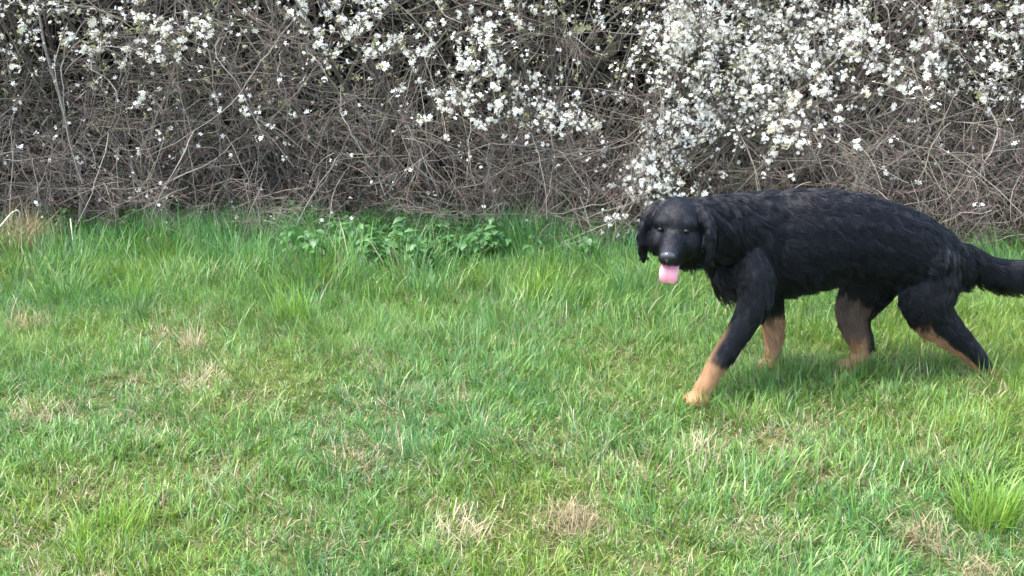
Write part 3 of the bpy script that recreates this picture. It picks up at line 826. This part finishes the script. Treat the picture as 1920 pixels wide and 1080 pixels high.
class Blob:
    def __init__(self):
        self.v, self.f = [], []
    def loft(self, C, R, side=None, n=14):
        """elliptic tube through centres C with (lateral, vertical) radii R, rounded ends"""
        C, R = np.array(C, float), np.array(R, float)
        tt = np.linspace(0, len(C) - 1, (len(C) - 1) * 3 + 1)
        C2 = np.stack([np.interp(tt, np.arange(len(C)), C[:, a]) for a in range(3)], 1)
        R2 = np.stack([np.interp(tt, np.arange(len(C)), R[:, a]) for a in range(2)], 1)
        for _ in range(2):
            C2[1:-1] = 0.25 * C2[:-2] + 0.5 * C2[1:-1] + 0.25 * C2[2:]
        T = norm(np.gradient(C2, axis=0))
        lat = np.array((0, 1.0, 0)) if side is None else np.array(side, float)
        rings = []
        def ring(c, t, r):
            s = lat - t * np.dot(lat, t); s /= np.linalg.norm(s); w = np.cross(t, s)
            a = np.arange(n) * 2 * np.pi / n
            return c + np.outer(np.cos(a), s) * r[0] + np.outer(np.sin(a), w) * r[1]
        for k in (80, 55, 28):
            c = math.cos(math.radians(k)); sn = math.sin(math.radians(k))
            rings.append(ring(C2[0] - T[0] * R2[0].min() * sn, T[0], R2[0] * c))
        for c, t, r in zip(C2, T, R2):
            rings.append(ring(c, t, r))
        for k in (28, 55, 80):
            c = math.cos(math.radians(k)); sn = math.sin(math.radians(k))
            rings.append(ring(C2[-1] + T[-1] * R2[-1].min() * sn, T[-1], R2[-1] * c))
        b = len(self.v)
        for rr in rings:
            self.v += list(rr)
        m_ = len(rings)
        for i in range(m_ - 1):
            for j in range(n):
                self.f.append((b + i * n + j, b + i * n + (j + 1) % n, b + (i + 1) * n + (j + 1) % n, b + (i + 1) * n + j))
        self.f.append(tuple(b + j for j in range(n))[::-1]); self.f.append(tuple(b + (m_ - 1) * n + j for j in range(n)))
    def ball(self, c, ax):
        """ellipsoid with the three half-axis vectors ax"""
        b, nu, nv_ = len(self.v), 14, 9
        ax = np.array(ax, float)
        for i in range(nv_ + 1):
            th = math.pi * (i + 0.02) / (nv_ + 0.04)
            for j in range(nu):
                ph = 2 * math.pi * j / nu
                self.v.append(c + math.sin(th) * math.cos(ph) * ax[0] + math.sin(th) * math.sin(ph) * ax[1] + math.cos(th) * ax[2])
        for i in range(nv_):
            for j in range(nu):
                self.f.append((b + i * nu + j, b + (i + 1) * nu + j, b + (i + 1) * nu + (j + 1) % nu, b + i * nu + (j + 1) % nu))
        self.f.append(tuple(b + j for j in range(nu))); self.f.append(tuple(b + nv_ * nu + j for j in range(nu))[::-1])

bl = Blob()
for k, (C, R) in DOG.items():
    bl.loft(C, R, side=(1, 0, 0) if k in ('front_near', 'front_far') else None)
# shoulder, rump and chest masses
bl.ball(at(1428, 455, 3.54), ((.085, 0, .02), (0, .055, 0), (-.02, 0, .125)))
bl.ball(at(1430, 470, 3.72), ((.085, 0, 0), (0, .055, 0), (0, 0, .125)))
bl.ball(at(1375, 500, 3.60), ((.075, 0, 0), (0, .095, 0), (0, 0, .095)))
bl.ball(at(1728, 480, 3.69), ((.105, 0, 0), (0, .135, 0), (0, 0, .105)))
for (u, v, Y, dx, ln) in PAWS:
    c = at(u, v, Y); g = float(ground_z(c[0], c[1])); c[2] = max(min(c[2], g + 0.022), g + 0.016)
    bl.ball(c + np.array((dx * 0.012, -0.004, 0)), ((ln, -0.012, 0), (0, .037, 0), (0, 0, .028)))
    for k in (-1.5, -0.5, 0.5, 1.5):
        bl.ball(c + np.array((dx * (0.046 - 0.006 * abs(k)), k * 0.017, -0.005)), ((.020, 0, 0), (0, .012, 0), (0, 0, .018)))
# head: skull, brow, cheeks, muzzle, flews, lower jaw
bl.ball(hd(0, -0.005, 0.012), (HR * .086, HF * .100, HU * .078))
for s_ in (-1, 1):
    bl.ball(hd(s_ * .034, .056, .020), (HR * .042, HF * .032, HU * .030))
    bl.ball(hd(s_ * .046, .030, -.045), (HR * .046, HF * .066, HU * .056))
    bl.ball(hd(s_ * .020, .115, -.074), (HR * .020, HF * .052, HU * .030))
bl.loft([hd(0, .050, -.028), hd(0, .100, -.042), hd(0, .150, -.058), hd(0, .178, -.065)], [(.054, .050), (.042, .040), (.036, .032), (.031, .025)], side=HR)
bl.loft([hd(0, .010, -.090), hd(0, .070, -.108), hd(0, .118, -.126)], [(.048, .030), (.032, .020), (.022, .013)], side=HR)
bl.ball(hd(0, -.06, -.075), (HR * .080, HF * .070, HU * .085))         # throat
# hanging ears
for s_ in (-1, 1):
    bl.loft([hd(s_ * .070, -.010, .062), hd(s_ * .098, .000, .030), hd(s_ * .112, .012, -.020), hd(s_ * .112, .020, -.070), hd(s_ * .106, .022, -.105)],
            [(.012, .026), (.015, .042), (.013, .050), (.012, .044), (.009, .026)], side=HR)
tmp = bpy.data.meshes.new('dog_form')
tmp.from_pydata([tuple(v) for v in bl.v], [], bl.f)
tob = bpy.data.objects.new('dog_form', tmp); COL.objects.link(tob)
md = tob.modifiers.new('remesh', 'REMESH'); md.mode = 'VOXEL'; md.voxel_size = 0.0075; md.use_smooth_shade = True
md = tob.modifiers.new('smooth', 'SMOOTH'); md.factor = 0.5; md.iterations = 9
dg = bpy.context.evaluated_depsgraph_get()
body_me = bpy.data.meshes.new_from_object(tob.evaluated_get(dg))
bpy.data.objects.remove(tob)
body_me.name = 'body'
nvb = len(body_me.vertices)
bv = np.empty(nvb * 3, np.float32); body_me.vertices.foreach_get('co', bv); bv = bv.reshape(-1, 3).astype(float)
bn = np.empty(nvb * 3, np.float32); body_me.vertex_normals.foreach_get('vector', bn); bn = bn.reshape(-1, 3).astype(float)

# which chain each point of the coat belongs to, where along it, and the lie of the hair there
CH = dict(DOG)
for s_, nm in ((-1, 'ear_r'), (1, 'ear_l')):
    CH[nm] = (np.array([hd(s_ * .070, -.010, .062), hd(s_ * .105, .005, .01), hd(s_ * .110, .02, -.105)]), np.full((3, 2), .035))
CH['head'] = (np.array([hd(0, .19, -.058), hd(0, .10, -.045), hd(0, .02, -.01), hd(0, -.06, -.01)]), np.array([(.035, .03), (.045, .04), (.085, .08), (.095, .095)]))
names = list(CH)
def locate(P):
    best = np.full(len(P), 1e9); who = np.zeros(len(P), int); par = np.zeros(len(P)); tan = np.zeros((len(P), 3)); axis = np.zeros((len(P), 3))
    for ci, nm in enumerate(names):
        C, R = CH[nm]
        for i in range(len(C) - 1):
            a, b = C[i], C[i + 1]; ab = b - a
            f = np.clip(((P - a) @ ab) / (ab @ ab), 0, 1)
            q = a + f[:, None] * ab
            rad = (R[i].mean() * (1 - f) + R[i + 1].mean() * f)
            d = np.linalg.norm(P - q, axis=1) / rad
            m_ = d < best
            best[m_] = d[m_]; who[m_] = ci; par[m_] = ((i + f) / (len(C) - 1))[m_]; tan[m_] = ab / np.linalg.norm(ab); axis[m_] = q[m_]
    return who, par, tan, axis
BLACK = np.array((0.0044, 0.0052, 0.0080))
TAN = np.array((0.36, 0.195, 0.092)); RUST = np.array((0.33, 0.18, 0.11)); GREY = np.array((0.135, 0.090, 0.068))
def coat(P, N):
    who, t, tan, axis = locate(P)
    side = norm(P - axis)
    rnd = 0.12 * (vnoise(P[:, 0] + P[:, 1], P[:, 2], 0.03, 51) - 0.5)
    c = np.tile(BLACK, (len(P), 1))
    def put(m_, k, w):
        w = (w * m_)[:, None]
        c[:] = c * (1 - w) + k * w
    W = lambda nm: who == names.index(nm)
    put(W('front_near'), TAN, sstep(0.70, 0.79, t + rnd * 0.8))
    put(W('front_near'), TAN, sstep(0.45, 0.6, t) * sstep(0.55, 0.9, -side[:, 0] + 0.15 * side[:, 1]) * 0.9)
    put(W('front_far'), RUST * 0.5 + TAN * 0.5, sstep(0.30, 0.48, t + rnd))
    put(W('hind_far'), GREY, sstep(0.12, 0.30, t + rnd) * sstep(-0.2, 0.3, -side[:, 0] - side[:, 1] * 0.4 + 0.3))
    put(W('hind_far'), TAN, sstep(0.42, 0.60, t + rnd) * sstep(-0.15, 0.25, -side[:, 0] + 0.35))
    put(W('hind_near'), RUST * 0.5 + TAN * 0.5, sstep(0.34, 0.44, t) * sstep(0.45, 0.75, -0.72 * side[:, 0] - 0.70 * side[:, 2]))
    put(P[:, 2] < ground_z(P[:, 0], P[:, 1]) + 0.065, TAN, np.where(W('hind_near'), 0.35, 0.9))
    put(W('torso') | W('neck'), RUST * 0.35, 0.7 * np.exp(-0.5 * (((P - at(1305, 512, 3.5)) / (0.022, 0.2, 0.014)) ** 2).sum(1)))
    put(W('torso') | W('front_near'), RUST * 0.22, 0.6 * np.exp(-0.5 * (((P - at(1358, 552, 3.5)) / (0.018, 0.2, 0.02)) ** 2).sum(1)))
    return c, who, t, tan
bc, who_v, t_v, tan_v = coat(bv, bn)
ca = body_me.attributes.new('col', 'FLOAT_COLOR', 'POINT')
c4 = np.ones((nvb, 4), np.float32); c4[:, :3] = bc
ca.data.foreach_set('color', c4.ravel())

m, n, l, p, out = new_mat('dog_coat_skin')
l.new(attr(n, 'col').outputs['Color'], p.inputs['Base Color'])
p.inputs['Roughness'].default_value = 0.6; p.inputs['Specular IOR Level'].default_value = 0.35
nz = n.new('ShaderNodeTexNoise'); nz.inputs['Scale'].default_value = 160; nz.inputs['Detail'].default_value = 3
bp = n.new('ShaderNodeBump'); bp.inputs['Strength'].default_value = 0.4; bp.inputs['Distance'].default_value = 0.003
l.new(nz.outputs['Fac'], bp.inputs['Height']); l.new(bp.outputs[0], p.inputs['Normal'])
M['coat'] = m
m, n, l, p, out = new_mat('dog_fur')
l.new(attr(n, 'col').outputs['Color'], p.inputs['Base Color'])
p.inputs['Roughness'].default_value = 0.45; p.inputs['Specular IOR Level'].default_value = 0.34
M['fur'] = m
def plain(name, c, rough, spec=0.5, sss=0.0):
    m_, n_, l_, p_, _ = new_mat(name)
    nz_ = n_.new('ShaderNodeTexNoise'); nz_.inputs['Scale'].default_value = 120
    mr_ = n_.new('ShaderNodeMapRange'); mr_.inputs[3].default_value = 0.85; mr_.inputs[4].default_value = 1.12
    mx_ = n_.new('ShaderNodeMix'); mx_.data_type = 'RGBA'; mx_.blend_type = 'MULTIPLY'; mx_.inputs[0].default_value = 1
    mx_.inputs[6].default_value = (*c, 1)
    l_.new(nz_.outputs['Fac'], mr_.inputs[0]); l_.new(mr_.outputs[0], mx_.inputs[7]); l_.new(mx_.outputs[2], p_.inputs['Base Color'])
    p_.inputs['Roughness'].default_value = rough; p_.inputs['Specular IOR Level'].default_value = spec
    if sss:
        p_.inputs['Subsurface Weight'].default_value = sss; p_.inputs['Subsurface Radius'].default_value = (0.01, 0.004, 0.003)
    return m_
M['nose'] = plain('wet_dog_nose', (0.045, 0.045, 0.05), 0.28, 0.8)
M['eye'] = plain('dark_dog_eye', (0.008, 0.006, 0.005), 0.3, 0.2)
M['tongue'] = plain('pink_tongue', (0.70, 0.30, 0.34), 0.38, 0.5, 0.15)

dog_loc = at(1560, 715, 3.62); dog_loc[2] = float(ground_z(dog_loc[0], 3.62))
dog = empty('dog', dog_loc)
tag(dog, 'large long-haired black dog with tan legs walking, pink tongue out', 'dog')
bv_l = (bv - dog_loc).astype(np.float32)
body_me.vertices.foreach_set('co', bv_l.ravel()); body_me.update()
body_me.materials.clear()
body = link('body', body_me, M['coat'], dog)

# coat of hair: strands follow the lie of the coat
body_me.calc_loop_triangles()
nt_ = len(body_me.loop_triangles)
tri = np.empty(nt_ * 3, np.int32); body_me.loop_triangles.foreach_get('vertices', tri); tri = tri.reshape(-1, 3)
ta, tb, tc = bv[tri[:, 0]], bv[tri[:, 1]], bv[tri[:, 2]]
area = np.linalg.norm(np.cross(tb - ta, tc - ta), axis=1)
rg = np.random.RandomState(61)
NS = 120000
isface = np.isin(who_v[tri[:, 0]], [names.index(x) for x in ('head', 'ear_l', 'ear_r')])
area = area * np.where(isface, 3.5, 1.0)
pick = rg.choice(nt_, NS, p=area / area.sum())
r1_, r2_ = np.sqrt(rg.rand(NS)), rg.rand(NS)
w3 = np.stack([1 - r1_, r1_ * (1 - r2_), r1_ * r2_], 1)
P = (bv[tri[pick]] * w3[..., None]).sum(1); N = norm((bn[tri[pick]] * w3[..., None]).sum(1))
hc, who, t, tan = coat(P, N)
flow = np.zeros((NS, 3)); length = np.zeros(NS); lift = np.zeros(NS)
def setp(nm, fl, ln, lf):
    m_ = who == names.index(nm)
    flow[m_] = fl[m_] if np.ndim(fl) == 2 else fl
    length[m_] = ln[m_] if np.ndim(ln) else ln; lift[m_] = lf
setp('torso', np.array((0.85, 0, -0.50)), 0.048 + 0.028 * sstep(0.2, -0.6, N[:, 2]), 0.36)
setp('neck', np.array((0.75, 0, -0.65)), 0.062, 0.36)
for nm in ('front_near', 'front_far'):
    setp(nm, tan + np.array((0.35, 0, 0)), 0.020 + 0.022 * sstep(0.2, 0.8, N[:, 0]) * (t < 0.65) - 0.010 * sstep(0.6, 0.8, t), 0.20)
for nm in ('hind_near', 'hind_far'):
    setp(nm, tan * 0.8 + np.array((0.25, 0, -0.5)), 0.036 - 0.024 * sstep(0.35, 0.75, t) + 0.035 * sstep(0.2, 0.8, N[:, 0]) * (t < 0.6), 0.28)
setp('tail', tan + np.array((0, 0, -0.65)), 0.075, 0.48)
setp('head', -HF * 0.8 - HU * 0.45, 0.011 + 0.020 * sstep(0.68, 1.0, t), 0.24)
for nm in ('ear_r', 'ear_l'):
    setp(nm, np.array((0, 0, -1.0)) - HF * 0.1, 0.027, 0.22)
snout = np.linalg.norm(P - hd(0, .19, -.05), axis=1) < 0.035
length *= rg.uniform(0.65, 1.2, NS); length[snout] *= 0.25
for s_ in (-1, 1):
    length[np.linalg.norm(P - hd(s_ * .042, .0905, .003), axis=1) < 0.022] = 0.0012
low_ = P[:, 2] - ground_z(P[:, 0], P[:, 1]) < 0.06
length[low_] = np.minimum(length[low_], 0.015)
ft = norm(flow - N * (flow * N).sum(1, keepdims=True) + 1e-6)
# locks: strands gather towards guide strands
NG = 2600
guides = rg.choice(NS, NG, replace=False)
kd = kdtree.KDTree(NG)
for i, g in enumerate(guides):
    kd.insert(P[g], i)
kd.balance()
gi_ = np.array([kd.find(p)[1] for p in P])
G = guides[gi_]
gph = rg.uniform(0, 6.28, NG)[gi_]; gdev = rg.normal(0, 0.28, NG)[gi_]
perp = np.cross(N, ft)
NP = 7
pts = np.zeros((NS, NP, 3))
for k in range(NP):
    s_ = k / (NP - 1)
    wave = np.sin(gph + s_ * 7.0) * 0.006 * np.clip(length / 0.04, 0, 1.3) * s_ + gdev * length * s_ * 0.6
    pts[:, k] = P + length[:, None] * s_ * (ft + N * (lift * (1.3 - 0.9 * s_))[:, None]) + perp * wave[:, None] + np.array((0, 0, -1.0)) * (0.22 * length * s_ * s_)[:, None]
gp_ = pts[G]
for k in range(1, NP):
    s_ = k / (NP - 1)
    pull = 0.52 * s_ ** 1.2
    pts[:, k] = pts[:, k] * (1 - pull) + (gp_[:, k] + (P - P[G]) * 0.35) * pull
hcur = bpy.data.hair_curves.new('fur')
hcur.add_curves([NP] * NS)
hcur.position_data.foreach_set('vector', (pts - dog_loc).astype(np.float32).ravel())
ra = hcur.attributes.get('radius') or hcur.attributes.new('radius', 'FLOAT', 'POINT')
rr = np.tile(np.linspace(1.0, 0.25, NP), (NS, 1)) * np.where(length < 0.02, 0.0006, 0.00075)[:, None]
ra.data.foreach_set('value', rr.astype(np.float32).ravel())
ha = hcur.attributes.new('col', 'FLOAT_COLOR', 'CURVE')
h4 = np.ones((NS, 4), np.float32); h4[:, :3] = hc * rg.uniform(0.7, 1.35, (NS, 1))
ha.data.foreach_set('color', h4.ravel())
fur = bpy.data.objects.new('fur', hcur); COL.objects.link(fur)
hcur.materials.append(M['fur']); fur.parent = dog
tag(fur, kind='stuff')

# eyes, nose, tongue
def solid(name, build, mat, parent):
    b = Blob(); build(b)
    me = bpy.data.meshes.new(name)
    me.from_pydata([tuple(v - dog_loc) for v in b.v], [], b.f)
    me.polygons.foreach_set('use_smooth', np.ones(len(me.polygons), bool))
    return link(name, me, mat, parent)
for s_ in (-1, 1):
    solid('eye', lambda b: b.ball(hd(s_ * .042, .0905, .003), (HR * .0100, HF * .0100, HU * .0080)), M['eye'], dog)
def nose_b(b):
    b.loft([hd(-.014, .187, -.056), hd(0, .195, -.053), hd(.014, .187, -.056)], [(.010, .011), (.013, .014), (.010, .011)], side=HF)
    b.ball(hd(0, .191, -.067), (HR * .009, HF * .011, HU * .012))
solid('nose', nose_b, M['nose'], dog)
def tongue_b(b):
    for q_ in (-1, 1):                                      # two halves meet in the middle crease
        b.loft([hd(q_ * .008, .080, -.098), hd(q_ * .009, .122, -.104), hd(q_ * .009, .144, -.114), hd(q_ * .009, .152, -.127), hd(q_ * .008, .152, -.142), hd(q_ * .006, .149, -.153)],
               [(.017, .005), (.020, .0055), (.0215, .006), (.0225, .006), (.022, .006), (.018, .005)], side=HR + q_ * 0.22 * HF)
solid('tongue', tongue_b, M['tongue'], dog)
